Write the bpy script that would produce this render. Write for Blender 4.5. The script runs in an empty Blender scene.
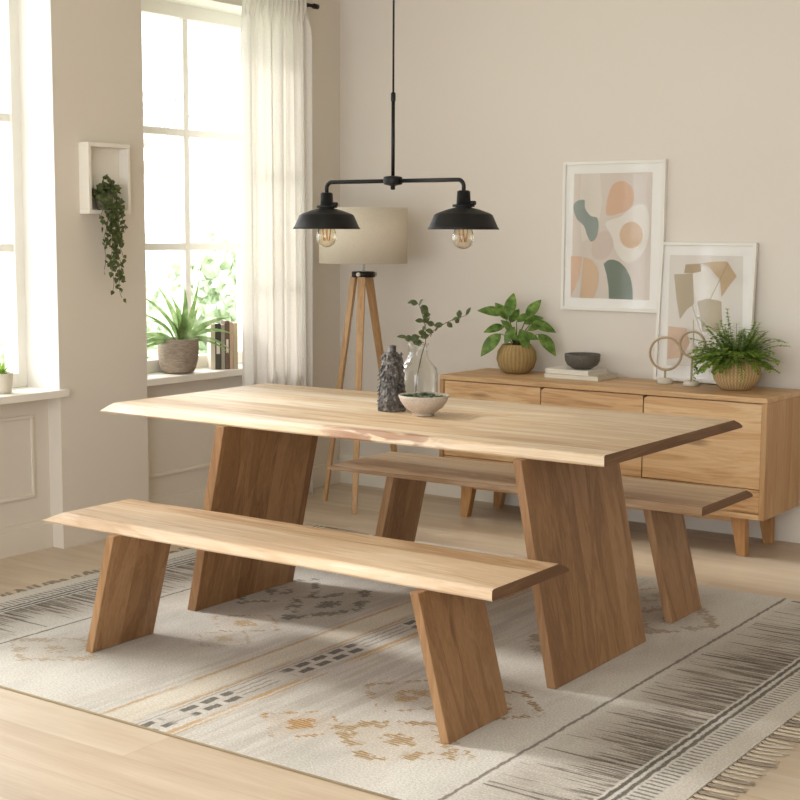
import bpy, math, random
from math import sin, cos, pi, radians, sqrt
from mathutils import Vector, Matrix
random.seed(7)
S = bpy.context.scene
col = S.collection

# ------------------------------------------------------------------ camera
cd = bpy.data.cameras.new('camera'); cam = bpy.data.objects.new('camera', cd); col.objects.link(cam)
S.camera = cam
yaw, pit, rol = .61335, .11796, .00497
fw = Vector((-sin(yaw)*cos(pit), cos(yaw)*cos(pit), -sin(pit)))
rt = Vector((cos(yaw), sin(yaw), 0)); up = rt.cross(fw)
r2 = rt*cos(rol)+up*sin(rol); u2 = -rt*sin(rol)+up*cos(rol)
M = Matrix((r2, u2, -fw)).transposed().to_4x4(); M.translation = Vector((0, 0, 1.45))
cam.matrix_world = M
cd.sensor_width = 36; cd.lens = 1417.2/800*36; cd.clip_end = 200

# ------------------------------------------------------------------ light
S.view_settings.view_transform = 'Standard'; S.view_settings.look = 'None'
S.view_settings.gamma = 1; S.view_settings.use_curve_mapping = False
S.view_settings.exposure = 0.10
w = bpy.data.worlds.new('daylight'); S.world = w; w.use_nodes = True
wn = w.node_tree.nodes; bg = wn['Background']
bg.inputs[0].default_value = (.94, .98, 1.03, 1); bg.inputs[1].default_value = 4.2
sd = bpy.data.lights.new('sun', 'SUN'); sun = bpy.data.objects.new('sun', sd); col.objects.link(sun)
sd.energy = 2.9; sd.angle = radians(9); sd.color = (1, .97, .92)
sun.rotation_euler = Vector((cos(radians(12))*cos(radians(33)), sin(radians(12))*cos(radians(33)), -sin(radians(33)))).to_track_quat('-Z', 'Y').to_euler()
def portal(x, y, z, sy, sz, rot):
    d = bpy.data.lights.new('window_portal', 'AREA'); o = bpy.data.objects.new('window_portal', d); col.objects.link(o)
    d.shape = 'RECTANGLE'; d.size = sy; d.size_y = sz; d.cycles.is_portal = True
    o.location = (x, y, z); o.rotation_euler = rot
OPEN = [(.35, 1.5), (1.75, 2.9), (3.15, 4.325), (4.87, 5.94)]      # window openings along the left wall (y from, to)
ZS, ZT = .735, 2.59
for a, b in OPEN:
    portal(-5.28, (a+b)/2, (ZS+ZT)/2, ZT-ZS, b-a, (0, -pi/2, 0))
FX0, FX1, FZ0, FZ1 = -4.2, 1.0, .2, 2.7                              # unseen opening added in the wall behind the camera for fill light
portal((FX0+FX1)/2, -1.56, (FZ0+FZ1)/2, FX1-FX0, FZ1-FZ0, (pi/2, 0, 0))
S.cycles.use_denoising = True
try: S.cycles.denoiser = 'OPENIMAGEDENOISE'
except Exception: pass
S.cycles.max_bounces = 10; S.cycles.diffuse_bounces = 5; S.cycles.glossy_bounces = 4
S.cycles.transmission_bounces = 8; S.cycles.transparent_max_bounces = 16
S.cycles.caustics_reflective = False; S.cycles.caustics_refractive = False
S.cycles.sample_clamp_indirect = 4

# ------------------------------------------------------------------ node helpers
def lin(h):
    h = h.lstrip('#'); v = [int(h[i:i+2], 16)/255 for i in (0, 2, 4)]
    return tuple(c/12.92 if c <= .04045 else ((c+.055)/1.055)**2.4 for c in v)+(1,)
class E:                                                            # a tiny expression builder over Math nodes
    def __init__(s, nt, sock): s.nt, s.k = nt, sock
    def _op(s, op, *a):
        n = s.nt.nodes.new('ShaderNodeMath'); n.operation = op
        for i, x in enumerate((s,)+a):
            if isinstance(x, E): s.nt.links.new(x.k, n.inputs[i])
            else: n.inputs[i].default_value = x
        return E(s.nt, n.outputs[0])
    def __add__(s, o): return s._op('ADD', o)
    __radd__ = __add__
    def __sub__(s, o): return s._op('SUBTRACT', o)
    def __rsub__(s, o): return (s*-1)+o
    def __mul__(s, o): return s._op('MULTIPLY', o)
    __rmul__ = __mul__
    def __truediv__(s, o): return s._op('DIVIDE', o)
    def floor(s): return s._op('FLOOR')
    def frac(s): return s._op('FRACT')
    def abs(s): return s._op('ABSOLUTE')
    def sin(s): return s._op('SINE')
    def min(s, o): return s._op('MINIMUM', o)
    def max(s, o): return s._op('MAXIMUM', o)
    def gt(s, o): return s._op('GREATER_THAN', o)
    def lt(s, o): return s._op('LESS_THAN', o)
    def step(s, a, b):                                              # smooth 0..1 between a and b
        n = s.nt.nodes.new('ShaderNodeMapRange'); n.interpolation_type = 'SMOOTHSTEP'
        s.nt.links.new(s.k, n.inputs[0]); n.inputs[1].default_value = a; n.inputs[2].default_value = b
        return E(s.nt, n.outputs[0])
    def band(s, a, b, e=.003): return s.step(a-e, a+e)*(1-s.step(b-e, b+e))
def material(name, rough=.6, color=None, spec=.4, metal=0):
    m = bpy.data.materials.new(name); m.use_nodes = True; b = m.node_tree.nodes['Principled BSDF']
    b.inputs['Roughness'].default_value = rough; b.inputs['Metallic'].default_value = metal
    b.inputs['Specular IOR Level'].default_value = spec
    if color: b.inputs['Base Color'].default_value = lin(color)
    return m, m.node_tree, b
def coords(nt, kind='Object'):
    t = nt.nodes.new('ShaderNodeTexCoord'); s = nt.nodes.new('ShaderNodeSeparateXYZ'); nt.links.new(t.outputs[kind], s.inputs[0])
    return [E(nt, s.outputs[i]) for i in range(3)]
def vec(nt, x, y, z):
    c = nt.nodes.new('ShaderNodeCombineXYZ')
    for i, a in enumerate((x, y, z)):
        if isinstance(a, E): nt.links.new(a.k, c.inputs[i])
        else: c.inputs[i].default_value = a
    return c.outputs[0]
def noise(nt, v, scale=1, detail=3, dist=0, rough=.5):
    n = nt.nodes.new('ShaderNodeTexNoise'); nt.links.new(v, n.inputs['Vector'])
    n.inputs['Scale'].default_value = scale; n.inputs['Detail'].default_value = detail
    n.inputs['Distortion'].default_value = dist; n.inputs['Roughness'].default_value = rough
    return E(nt, n.outputs[0])
def white(nt, e):
    n = nt.nodes.new('ShaderNodeTexWhiteNoise'); n.noise_dimensions = '1D'; nt.links.new(e.k, n.inputs['W']); return E(nt, n.outputs['Value'])
def ramp(nt, e, stops):
    n = nt.nodes.new('ShaderNodeValToRGB'); nt.links.new(e.k, n.inputs[0]); r = n.color_ramp
    while len(r.elements) < len(stops): r.elements.new(.5)
    for el, (p, c) in zip(r.elements, stops): el.position = p; el.color = lin(c)
    return n.outputs[0]
def mix(nt, f, a, b, mode='MIX'):
    n = nt.nodes.new('ShaderNodeMix'); n.data_type = 'RGBA'; n.blend_type = mode
    for i, x in ((0, f), (6, a), (7, b)):
        if isinstance(x, E): nt.links.new(x.k, n.inputs[i])
        elif isinstance(x, bpy.types.NodeSocket): nt.links.new(x, n.inputs[i])
        elif isinstance(x, str): n.inputs[i].default_value = lin(x)
        else: n.inputs[i].default_value = x
    return n.outputs[2]
def bump(nt, b, e, strength=.2, dist=.002):
    n = nt.nodes.new('ShaderNodeBump'); nt.links.new(e.k, n.inputs['Height'])
    n.inputs['Strength'].default_value = strength; n.inputs['Distance'].default_value = dist
    nt.links.new(n.outputs[0], b.inputs['Normal'])

def wood(name, grain='x', across='y', width=.12, lo='a97c4c', mid='c99d6a', hi='dcb88a', rough=.5, knots=.5, vary=.22, off=0, scale=1, bark=None, con=0):
    m, nt, b = material(name, rough, spec=.45)
    c = dict(zip('xyz', coords(nt))); oi = nt.nodes.new('ShaderNodeObjectInfo'); ob = E(nt, oi.outputs['Random'])
    g, a = c[grain], c[across]; o = c[[k for k in 'xyz' if k not in (grain, across)][0]]
    wob = noise(nt, vec(nt, g*.8, a*.2, off), 1, 1)
    st = (a/width + off + ob*7).floor(); rnd = white(nt, st)
    v1 = vec(nt, g*1.1*scale + rnd*37, a*11*scale + rnd*11 + wob, o*9 + ob*5)
    n1 = noise(nt, v1, 1, 5, 1.1, .55)
    rings = ((n1*38).sin()*.5+.5)
    v2 = vec(nt, g*5 + rnd*13, a*150, o*150); n2 = noise(nt, v2, 1, 4, .3, .6)
    v3 = vec(nt, g*.9 + rnd*5, a*4, o*3); n3 = noise(nt, v3, 1, 3, .5)
    t = n1*.55 + rings*.10 + n2*.30 + n3*.35 - .15 + (rnd-.5)*vary
    cc = ramp(nt, t, [(.28+con, lo), (.5, mid), (.72-con, hi)])
    vo = nt.nodes.new('ShaderNodeTexVoronoi'); vo.inputs['Scale'].default_value = 1
    nt.links.new(vec(nt, g*1.7+rnd*9, a*6.5+n1*.6, o*2), vo.inputs['Vector'])
    vd = E(nt, vo.outputs['Distance']); sc_ = nt.nodes.new('ShaderNodeSeparateColor'); nt.links.new(vo.outputs['Color'], sc_.inputs[0])
    kn = (1-vd.step(.03, .16))*E(nt, sc_.outputs[0]).gt(1-knots*.5)
    cc = mix(nt, kn*.65, cc, '5f3d1f')
    if bark:                                                        # brown bark-like figure along the front live edge
        bx0, bx1, by = bark; bn = noise(nt, vec(nt, g*7, a*30, o*30), 1, 4, .6)
        cc = mix(nt, g.band(bx0, bx1, .12)*(1-a.step(by-.02, by+.03))*bn.step(.40, .58)*.75, cc, '8a5a3c')
    seam = ((a/width + off + ob*7).frac()-.5).abs().gt(.494)
    cc = mix(nt, seam*.25, cc, '5f3d1f')
    nt.links.new(cc, b.inputs['Base Color'])
    bump(nt, b, n2*.6+n1*.4, .18, .001)
    return m

# ------------------------------------------------------------------ mesh helpers
class MB:
    def __init__(s): s.v = []; s.f = []; s.m = []; s.s = []
    def face(s, idx, mat=0, smooth=False): s.f.append(idx); s.m.append(mat); s.s.append(smooth)
    def poly(s, pts, mat=0, smooth=False):
        n = len(s.v); s.v += [tuple(p) for p in pts]; s.face(list(range(n, n+len(pts))), mat, smooth)
    def box(s, a, b, mat=0):
        (x0, y0, z0), (x1, y1, z1) = a, b
        s.hexa([(x0,y0,z0),(x1,y0,z0),(x1,y1,z0),(x0,y1,z0),(x0,y0,z1),(x1,y0,z1),(x1,y1,z1),(x0,y1,z1)], mat); return s
    def hexa(s, p, mat=0):
        n = len(s.v); s.v += [tuple(q) for q in p]
        for f in ((0,3,2,1),(4,5,6,7),(0,1,5,4),(1,2,6,5),(2,3,7,6),(3,0,4,7)): s.face([n+i for i in f], mat)
        return s
    def tube(s, pts, r, seg=10, mat=0, cap=True, smooth=True):
        pts = [Vector(p) for p in pts]; rs = r if isinstance(r, (list, tuple)) else [r]*len(pts)
        n0 = len(s.v); prev = None
        for i, p in enumerate(pts):
            d = (pts[min(i+1, len(pts)-1)]-pts[max(i-1, 0)]).normalized()
            if prev is None: a = d.orthogonal().normalized()
            else: a = (prev-d*prev.dot(d)).normalized()
            prev = a; b = d.cross(a)
            for k in range(seg):
                t = 2*pi*k/seg; s.v.append(tuple(p+(a*cos(t)+b*sin(t))*rs[i]))
        for i in range(len(pts)-1):
            for k in range(seg):
                k2 = (k+1) % seg; s.face([n0+i*seg+k, n0+i*seg+k2, n0+(i+1)*seg+k2, n0+(i+1)*seg+k], mat, smooth)
        if cap:
            s.face([n0+k for k in range(seg)][::-1], mat); s.face([n0+(len(pts)-1)*seg+k for k in range(seg)], mat)
        return s
    def lathe(s, prof, c=(0,0,0), seg=40, mat=0, fn=None, closed=False):
        n0 = len(s.v); N = len(prof)
        for i, (r, z) in enumerate(prof):
            for k in range(seg):
                t = 2*pi*k/seg; rr = fn(t, z, r) if fn else r
                s.v.append((c[0]+rr*cos(t), c[1]+rr*sin(t), c[2]+z))
        for i in range(N if closed else N-1):
            j = (i+1) % N
            for k in range(seg):
                k2 = (k+1) % seg; s.face([n0+i*seg+k, n0+i*seg+k2, n0+j*seg+k2, n0+j*seg+k], mat, True)
        if not closed:
            s.face([n0+k for k in range(seg)][::-1], mat); s.face([n0+(N-1)*seg+k for k in range(seg)], mat)
        return s
    def leaf(s, base, d, L, W, up=(0,0,1), curl=.3, fold=.15, mat=0, n=6, shape=.85, point=1.0):
        d = Vector(d).normalized(); upv = Vector(up); side = d.cross(upv)
        if side.length < 1e-3: side = Vector((1,0,0))
        side.normalize(); nrm = side.cross(d).normalized(); base = Vector(base)
        n0 = len(s.v)
        for i in range(n+1):
            t = i/n; wdt = W*.5*(sin(pi*t**shape)**point) if 0 < i < n else W*.02
            ang = curl*t; p = base + d*(L*t*cos(ang*.6)) - nrm*(L*t*sin(ang*.6)*1.0)
            s.v += [tuple(p-side*wdt+nrm*fold*wdt), tuple(p), tuple(p+side*wdt+nrm*fold*wdt)]
        for i in range(n):
            for k in (0, 1):
                a = n0+i*3+k; s.face([a, a+1, a+4, a+3], mat, True)
        return s
    def build(s, name, mats, parent=None, bevel=0, loc=None, subd=0, solid=0, segs=2):
        me = bpy.data.meshes.new(name); me.from_pydata(s.v, [], s.f)
        for m in (mats if isinstance(mats, (list, tuple)) else [mats]): me.materials.append(m)
        me.polygons.foreach_set('material_index', s.m); me.polygons.foreach_set('use_smooth', s.s); me.update()
        o = bpy.data.objects.new(name, me); col.objects.link(o)
        if loc: o.location = loc
        if parent: o.parent = parent
        if solid: md = o.modifiers.new('solid', 'SOLIDIFY'); md.thickness = solid; md.offset = 0
        if bevel: md = o.modifiers.new('bevel', 'BEVEL'); md.width = bevel; md.segments = segs; md.limit_method = 'ANGLE'; md.angle_limit = radians(40)
        if subd: md = o.modifiers.new('sub', 'SUBSURF'); md.levels = subd; md.render_levels = subd
        return o
def tag(o, label=None, cat=None, group=None, kind=None):
    for k, v in (('label', label), ('category', cat), ('group', group), ('kind', kind)):
        if v: o[k] = v
    return o
def thing(name, loc, label, cat, group=None, rz=0):
    o = bpy.data.objects.new(name, None); col.objects.link(o); o.location = loc; o.rotation_euler.z = rz
    o.empty_display_size = .05
    return tag(o, label, cat, group)
def structure(o): o['kind'] = 'structure'; return o
def copy_thing(o, loc, label, rz=None):
    r = o.copy(); col.objects.link(r); r.location = loc; r['label'] = label
    if rz is not None: r.rotation_euler.z = rz
    for ch in list(o.children):
        c = ch.copy(); col.objects.link(c); c.parent = r
        for g in list(ch.children):
            e = g.copy(); col.objects.link(e); e.parent = c
    return r

# ------------------------------------------------------------------ materials
def paint(name, color, rough=.85, b_=.05):
    m, nt, b = material(name, rough, color, .2); c = coords(nt); n = noise(nt, vec(nt, c[0]*90, c[1]*90, c[2]*90), 1, 3)
    bump(nt, b, n, b_, .001); n2 = noise(nt, vec(nt, *c), 1.3, 2)
    nt.links.new(mix(nt, n2*.06, color, '8f8270'), b.inputs['Base Color']); return m
WALL = paint('warm_wall_paint', 'e9e2d9'); WALLP = paint('left_wall_paint', 'e4dcd0'); CEIL = paint('ceiling_paint', 'f3efe8')
TRIM = paint('white_trim_paint', 'f1ece2', .45, .02); TRIMW = paint('wall_tone_trim', 'e7dfd2', .5, .02)
WHITE = paint('white_gloss', 'f4f1ea', .4, .01)
m, nt, b = material('pane_glass', .0); PANE = m
for n in list(nt.nodes):
    if n.type != 'OUTPUT_MATERIAL': nt.nodes.remove(n)
def glass_mix(nt, ior=1.45, tint=(1,1,1,1), rough=.0, k=1.0, pw=4.0):
    t = nt.nodes.new('ShaderNodeBsdfTransparent'); t.inputs[0].default_value = tint
    g = nt.nodes.new('ShaderNodeBsdfGlossy'); g.inputs['Roughness'].default_value = rough
    fr = nt.nodes.new('ShaderNodeLayerWeight'); fr.inputs[0].default_value = .5
    ms = nt.nodes.new('ShaderNodeMixShader'); f = (E(nt, fr.outputs['Facing'])._op('POWER', pw)*.75+.04)*k
    nt.links.new(f.k, ms.inputs[0]); nt.links.new(t.outputs[0], ms.inputs[1]); nt.links.new(g.outputs[0], ms.inputs[2])
    out = [n for n in nt.nodes if n.type == 'OUTPUT_MATERIAL'][0]; nt.links.new(ms.outputs[0], out.inputs[0])
glass_mix(nt)
def glass(name, **kw):
    m, nt, b = material(name); nt.nodes.remove(b); glass_mix(nt, **kw); return m
VGLASS = glass('clear_vase_glass', ior=1.5, tint=(.965,.97,.96,1), rough=.05, k=1.1, pw=2.6)
BGLASS = glass('bulb_glass', ior=1.45, tint=(.97,.93,.84,1), rough=.02, k=1.2, pw=1.8)
FGLASS = glass('picture_glass', ior=1.5, rough=.05, k=.7)
BLACK = material('black_enamel', .5, '0e0e0f', .35)[0]
DARKM = material('dark_metal', .35, '2b2622', .5, .6)[0]; STEEL = material('brushed_steel', .3, 'b9b2a6', .5, .9)[0]
FIL = material('bulb_filament', .4, 'c8923c', .5, .8)[0]; BRASS = material('bulb_brass', .35, 'a58a55', .5, .9)[0]
SOIL = material('dark_soil', .95, '33281d')[0]
CREAMP = material('paper_cream', .8, 'e8e1d3')[0]

OAK = dict(lo='b8966f', mid='d6bc9a', hi='e5d5be', con=.035)
TOPW = wood('oak_tabletop', 'x', 'y', .14, **OAK, knots=.2, vary=.16, off=.35, bark=(.0, .5, -.515))
BENW = wood('oak_bench_seat', 'x', 'y', .16, lo='b28e69', mid='d1b390', hi='dfc9ad', con=.035, knots=.14, vary=.18, off=.2)
LEGW = wood('oak_leg_planks', 'z', 'y', .105, lo='835e3c', mid='9c7650', hi='b28c65', con=.02, knots=.12, vary=.16)
SBF = wood('oak_sideboard_front', 'x', 'z', .6, lo='9c7244', mid='cda375', hi='dfbe92', con=.04, knots=.7, vary=.15, off=.3)
SBT = wood('oak_sideboard_top', 'x', 'y', .5, lo='b48c60', mid='cfa97c', hi='dec097', knots=.15, vary=.1)
SBS = wood('oak_sideboard_side', 'z', 'y', .09, lo='9c744a', mid='b68d60', hi='c9a578', knots=.3, vary=.25)
SBL = wood('oak_sideboard_leg', 'z', 'x', .3, lo='9c6d41', mid='b78857', hi='c9a06d', knots=.0, vary=.1)
LMPW = wood('beech_lamp_leg', 'z', 'x', .3, lo='ab8357', mid='c39c6e', hi='d2b086', knots=.0, vary=.1)

# floor planks along X
m, nt, b = material('pale_oak_floor', .42, spec=.4); FLOOR = m
x, y, z = coords(nt)
row = (y/.19).floor(); rr = white(nt, row); seg_ = ((x+rr*1.9)/1.9).floor(); pr = white(nt, row*13.1+seg_*7.7)
n1 = noise(nt, vec(nt, x*1.2+pr*31, y*10+pr*7, 0), 1, 5, .8); n2 = noise(nt, vec(nt, x*6, y*130, 0), 1, 3)
t = n1*.6+n2*.3+(pr-.5)*.22+.05
cc = ramp(nt, t, [(.3, 'bba68e'), (.5, 'c8b69f'), (.7, 'd2c3af')])
ed = ((y/.19).frac()-.5).abs().gt(.492); e2 = (((x+rr*1.9)/1.9).frac()-.5).abs().gt(.4992)
cc = mix(nt, ed.max(e2)*.22, cc, '7d6446'); nt.links.new(cc, b.inputs['Base Color']); bump(nt, b, n2, .08, .001)

# ------------------------------------------------------------------ the room
XW, YB = -4.98, 6.47
X0, X1, Y0 = -5.30, 3.2, -1.5
ZC = 2.95
structure(MB().box((X0, Y0-.1, -.1), (X1+.1, YB+.1, 0)).build('floor', FLOOR))
structure(MB().box((X0, Y0-.1, ZC), (X1+.1, YB+.1, ZC+.1)).build('ceiling', CEIL))
structure(MB().box((X0, YB, 0), (X1+.1, YB+.1, ZC)).build('wall_back', WALL))
structure(MB().box((X1, Y0, 0), (X1+.1, YB, ZC)).build('wall_right', WALL))
structure(MB().box((X0, Y0-.1, 0), (FX0, Y0, ZC)).box((FX1, Y0-.1, 0), (X1, Y0, ZC)).box((FX0, Y0-.1, 0), (FX1, Y0, FZ0)).box((FX0, Y0-.1, FZ1), (FX1, Y0, ZC)).build('wall_front', WALL))
# left wall: piers between openings, spandrels below the sills (set back), lintels above
XP = -4.925
wl = MB()
ys = [Y0]+[v for ab in OPEN for v in ab]+[YB]
for i in range(0, len(ys), 2):
    xf = XP if i < len(ys)-2 else XW
    wl.box((X0, ys[i], 0), (xf, ys[i+1], ZC))
for a, b_ in OPEN:
    wl.box((X0, a, 0), (-5.01, b_, ZS-.035)); wl.box((X0, a, ZT), (XP, b_, ZC))
structure(wl.build('wall_left', WALLP))
for k, (a, b_) in enumerate(OPEN, 1):
    # inner white lining of the opening, sash bars, pane
    wdw = thing('window_%d' % k, (-5.17, (a+b_)/2, ZS), None, None); structure(wdw)
    f = MB(); c = (a+b_)/2; h = b_-a
    for (p, q) in (((-.03, -h/2, 0), (.03, -h/2+.055, ZT-ZS)), ((-.03, h/2-.055, 0), (.03, h/2, ZT-ZS)),
                   ((-.03, -h/2+.055, 0), (.03, h/2-.055, .065)), ((-.03, -h/2+.055, ZT-ZS-.07), (.03, h/2-.055, ZT-ZS))): f.box(p, q)
    f.build('window_frame', WHITE, wdw, .003)
    s_ = MB(); s_.box((-.018, -.019, .06), (.018, .019, ZT-ZS-.07))
    for zz in (1.37, 1.95): s_.box((-.017, -h/2+.05, zz-ZS-.018), (.017, -.018, zz-ZS+.018)); s_.box((-.017, .018, zz-ZS-.018), (.017, h/2-.05, zz-ZS+.018))
    s_.build('glazing_bars', WHITE, wdw, .002)
    MB().box((-.003, -h/2+.05, .06), (.003, h/2-.05, ZT-ZS-.06)).build('pane', PANE, wdw)
    l = MB()
    l.box((X0+.16, a+.0005, ZS), (XP-.0005, a+.004, ZT)); l.box((X0+.16, b_-.004, ZS), (XP-.0005, b_-.0005, ZT)); l.box((X0+.16, a+.004, ZT-.004), (XP-.0005, b_-.004, ZT-.0005))
    structure(l.build('trim_%d' % k, WHITE))
    fx = -4.90 if k < 4 else -4.93
    sl = MB().box((X0+.02, a+.001, ZS-.034), (-4.9255, b_-.001, ZS))
    sl.box((-4.925, a-(.035 if k < 4 else .0), ZS-.034), (fx, b_+(.035 if k < 4 else -.0), ZS)) if k < 4 else None
    structure(sl.build('window_sill_%d' % k, TRIM, None, .003)); bpy.data.objects['window_sill_%d' % k].name = 'trim_%d' % (10+k)
# baseboards and panel mouldings
def board(name, pts, h=.135, t=.015, mat=TRIMW):
    mb = MB()
    for (xa, ya), (xb, yb) in zip(pts, pts[1:]):
        d = Vector((xb-xa, yb-ya, 0)).normalized(); n = Vector((d.y, -d.x, 0))    # room side is to the right of the run
        for (tt, z0, z1) in ((t, 0, h-.02), (t*.6, h-.02, h)):
            p = [Vector((xa, ya, 0)), Vector((xb, yb, 0))]
            mb.hexa([p[0]+n*tt+Vector((0,0,z0)), p[1]+n*tt+Vector((0,0,z0)), p[1]+Vector((0,0,z0)), p[0]+Vector((0,0,z0)),
                     p[0]+n*tt+Vector((0,0,z1)), p[1]+n*tt+Vector((0,0,z1)), p[1]+Vector((0,0,z1)), p[0]+Vector((0,0,z1))])
    return structure(mb.build(name, mat))
lp = MB()
board('baseboard_left', [(-5.01, 3.15), (-5.01, 4.324)]); board('baseboard_left_far', [(-5.01, 4.871), (-5.01, 5.939)])
bpy.data.objects['baseboard_left_far'].name = 'baseboard_left.001'
board('baseboard_left', [(XW, 5.94), (XW, YB-.016)])
board('baseboard_left', [(-5.01, 1.75), (-5.01, 2.9)]); 
board('baseboard_back', [(XW, YB), (X1, YB)], .165, mat=TRIM)
def moulding(y0, y1, z0, z1, n):
    mb = MB(); x = -5.01; t = .009; w_ = .018
    for a, b2 in (((y0, z0), (y1, z0+w_)), ((y0, z1-w_), (y1, z1)), ((y0, z0+w_), (y0+w_, z1-w_)), ((y1-w_, z0+w_), (y1, z1-w_))):
        mb.box((x, a[0], a[1]), (x+t, b2[0], b2[1]))
    structure(mb.build('trim_%d' % n, TRIMW, None, .004))
moulding(3.22, 4.235, .245, .625, 21); moulding(4.89, 5.92, .235, .258+.0, 22) if False else None
structure(MB().box((-5.01, 4.871, .232), (-4.999, 5.939, .25)).build('trim_22', TRIMW, None, .003))

# ------------------------------------------------------------------ outside: lawn, hedge, bare trees
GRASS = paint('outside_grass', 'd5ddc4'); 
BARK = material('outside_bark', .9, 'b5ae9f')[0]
structure(MB().box((-40, -15, -.6), (X0-.02, 45, -.5)).build('ground', GRASS))
# ------------------------------------------------------------------ end of setting

# ------------------------------------------------------------------ dining table and benches
ENDG_SHADE = wood('oak_end_grain_shaded', 'y', 'z', .2, lo='634730', mid='7a5a40', hi='8e6e50', knots=0, vary=.1, rough=.7)  # end grain, darkened further to paint shade on the end away from the windows
def live_slab(x0, x1, yf, yb, z0, z1, inset_l, inset_r, back_l, back_r, amp, seed, ex=.08, nb=40):
    """slab with two natural long edges: the top face is narrower than the underside, more so towards the left end"""
    rnd = random.Random(seed); ph = [rnd.uniform(0, 6.28) for _ in range(8)]
    def wob(t, k): return amp*(sin(t*7+ph[k])*.6+sin(t*17+ph[k+1])*.35+sin(t*41+ph[k+2])*.15)
    mb = MB(); st = []
    for i in range(nb+1):
        t = i/nb; x = x0+(x1-x0)*t; zi = z1
        fi = inset_l+(inset_r-inset_l)*t; bi = back_l+(back_r-back_l)*t
        f0 = yf+wob(t, 0); ft = f0+fi+wob(t, 3)*.6; b0 = yb+wob(t, 2); bt = b0-bi+wob(t, 4)*.6
        zm = z0+(z1-z0)*.45
        ring = [(x, f0+.004, z0), (x, f0, z0+.006), (x, f0+fi*.45-.002, zm+.004), (x, ft-.004, z1-.004), (x, ft+.004, z1), (x, bt-.004, z1), (x, bt+.004, z1-.004), (x, b0-bi*.45+.002, zm+.004), (x, b0, z0+.006), (x, b0-.004, z0)]
        ring = [(q+(1-t)*ex*(c-z0)/(z1-z0), b_, c) for q, b_, c in ring]
        n = len(mb.v); mb.v += ring; st.append(n)
    R_ = 10
    for i in range(nb):
        for k in range(R_):
            k2 = (k+1) % R_; mb.face([st[i]+k, st[i]+k2, st[i+1]+k2, st[i+1]+k], 0, False)
    mb.face([st[0]+k for k in range(R_)][::-1]); mb.face([st[-1]+k for k in range(R_)], 1)
    return mb
def slant_leg(xb, xt, t, y0, y1, z1):
    mb = MB(); n = 1
    mb.hexa([(xb, y0, 0), (xb+t, y0, 0), (xb+t, y1, 0), (xb, y1, 0), (xt, y0, z1), (xt+t, y0, z1), (xt+t, y1, z1), (xt, y1, z1)])
    return mb
def slab_thing(name, loc, label, cat, group, L, yf, yb, H_, th, il, ir, bl, br, legs, amp, seed, mat, part, ex=.08):
    r = thing(name, loc, label, cat, group)
    live_slab(-L/2, L/2, yf, yb, H_-th, H_, il, ir, bl, br, amp, seed, ex).build(part, [mat, ENDG_SHADE], r)
    for (xb, xt, t, y0, y1) in legs: slant_leg(xb, xt, t, y0, y1, H_-th-.0005).build('leg', LEGW, r, .003)
    return r
RUGZ = .0075
TX, TY = -3.085, 4.44
slab_thing('dining_table', (TX, TY, RUGZ), 'large solid oak dining table with live edge top and two slanted slab legs', 'dining table', None,
           2.235, 3.885-TY, 5.01-TY, .77-RUGZ, .037, .034, .004, .16, .075,
           [(-3.715-TX, -3.558-TX, .042, 3.867-TY, 4.455-TY), (-2.104-.032-TX, -2.243-.032-TX, .032, 3.855-TY, 4.52-TY)], .006, 3, TOPW, 'tabletop', .05)
BX, BY = -2.935, 3.515
be = slab_thing('bench', (BX, BY, RUGZ), 'oak live edge bench in front of the dining table, nearest the camera', 'bench', 'benches either side of the table',
           1.865, 3.293-BY, 3.74-BY, .465-RUGZ, .035, .034, .004, .09, .06,
           [(-3.622-BX, -3.505-BX, .034, 3.265-BY, 3.56-BY), (-2.112-.03-BX, -2.222-.03-BX, .03, 3.25-BY, 3.58-BY)], .005, 11, BENW, 'seat')
B2X, B2Y = -2.885, 5.01
be2 = slab_thing('bench', (B2X, B2Y, RUGZ), 'oak live edge bench behind the dining table, facing the sideboard', 'bench', 'benches either side of the table',
           1.745, 4.765-B2Y, 5.26-B2Y, .465-RUGZ, .035, .03, .004, .10, .06,
           [(-3.535-B2X, -3.44-B2X, .038, 4.79-B2Y, 5.06-B2Y), (-2.125-.032-B2X, -2.228-.032-B2X, .032, 4.79-B2Y, 5.06-B2Y)], .005, 23, BENW, 'seat')

# ------------------------------------------------------------------ rug
m, nt, b = material('woven_wool_rug', .95, spec=.1); RUG = m
x, y, z = coords(nt)
fine = noise(nt, vec(nt, x*260, y*260, 0), 1, 2); mid = noise(nt, vec(nt, x*9, y*3.2, 0), 1, 4, .6); wash = noise(nt, vec(nt, x*1.9+3, y*.8, 0), 1, 3, .8)
jx = x + (noise(nt, vec(nt, x*30, y*30, 0), 1, 2)-.5)*.016
jy = y + (noise(nt, vec(nt, x*30+9, y*30, 5), 1, 2)-.5)*.016
base = ramp(nt, wash*.7+mid*.3, [(.36, 'bbb7af'), (.47, 'cdc9c2'), (.58, 'dad7d0')])
streak = noise(nt, vec(nt, x*26, y*1.6, 2), 1, 3, .4)
gz = jx.band(-3.25, -2.45, .12)*streak.step(.42, .62)*.7
base = mix(nt, gz*.5, base, 'a39a8f')
base = mix(nt, mid.step(.5, .75)*.3, base, 'b3a898')
wear = noise(nt, vec(nt, x*5+1, y*4, 7), 1, 3)
def paintmask(msk, c, k=.8): 
    global base
    base = mix(nt, msk*k, base, c)
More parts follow.
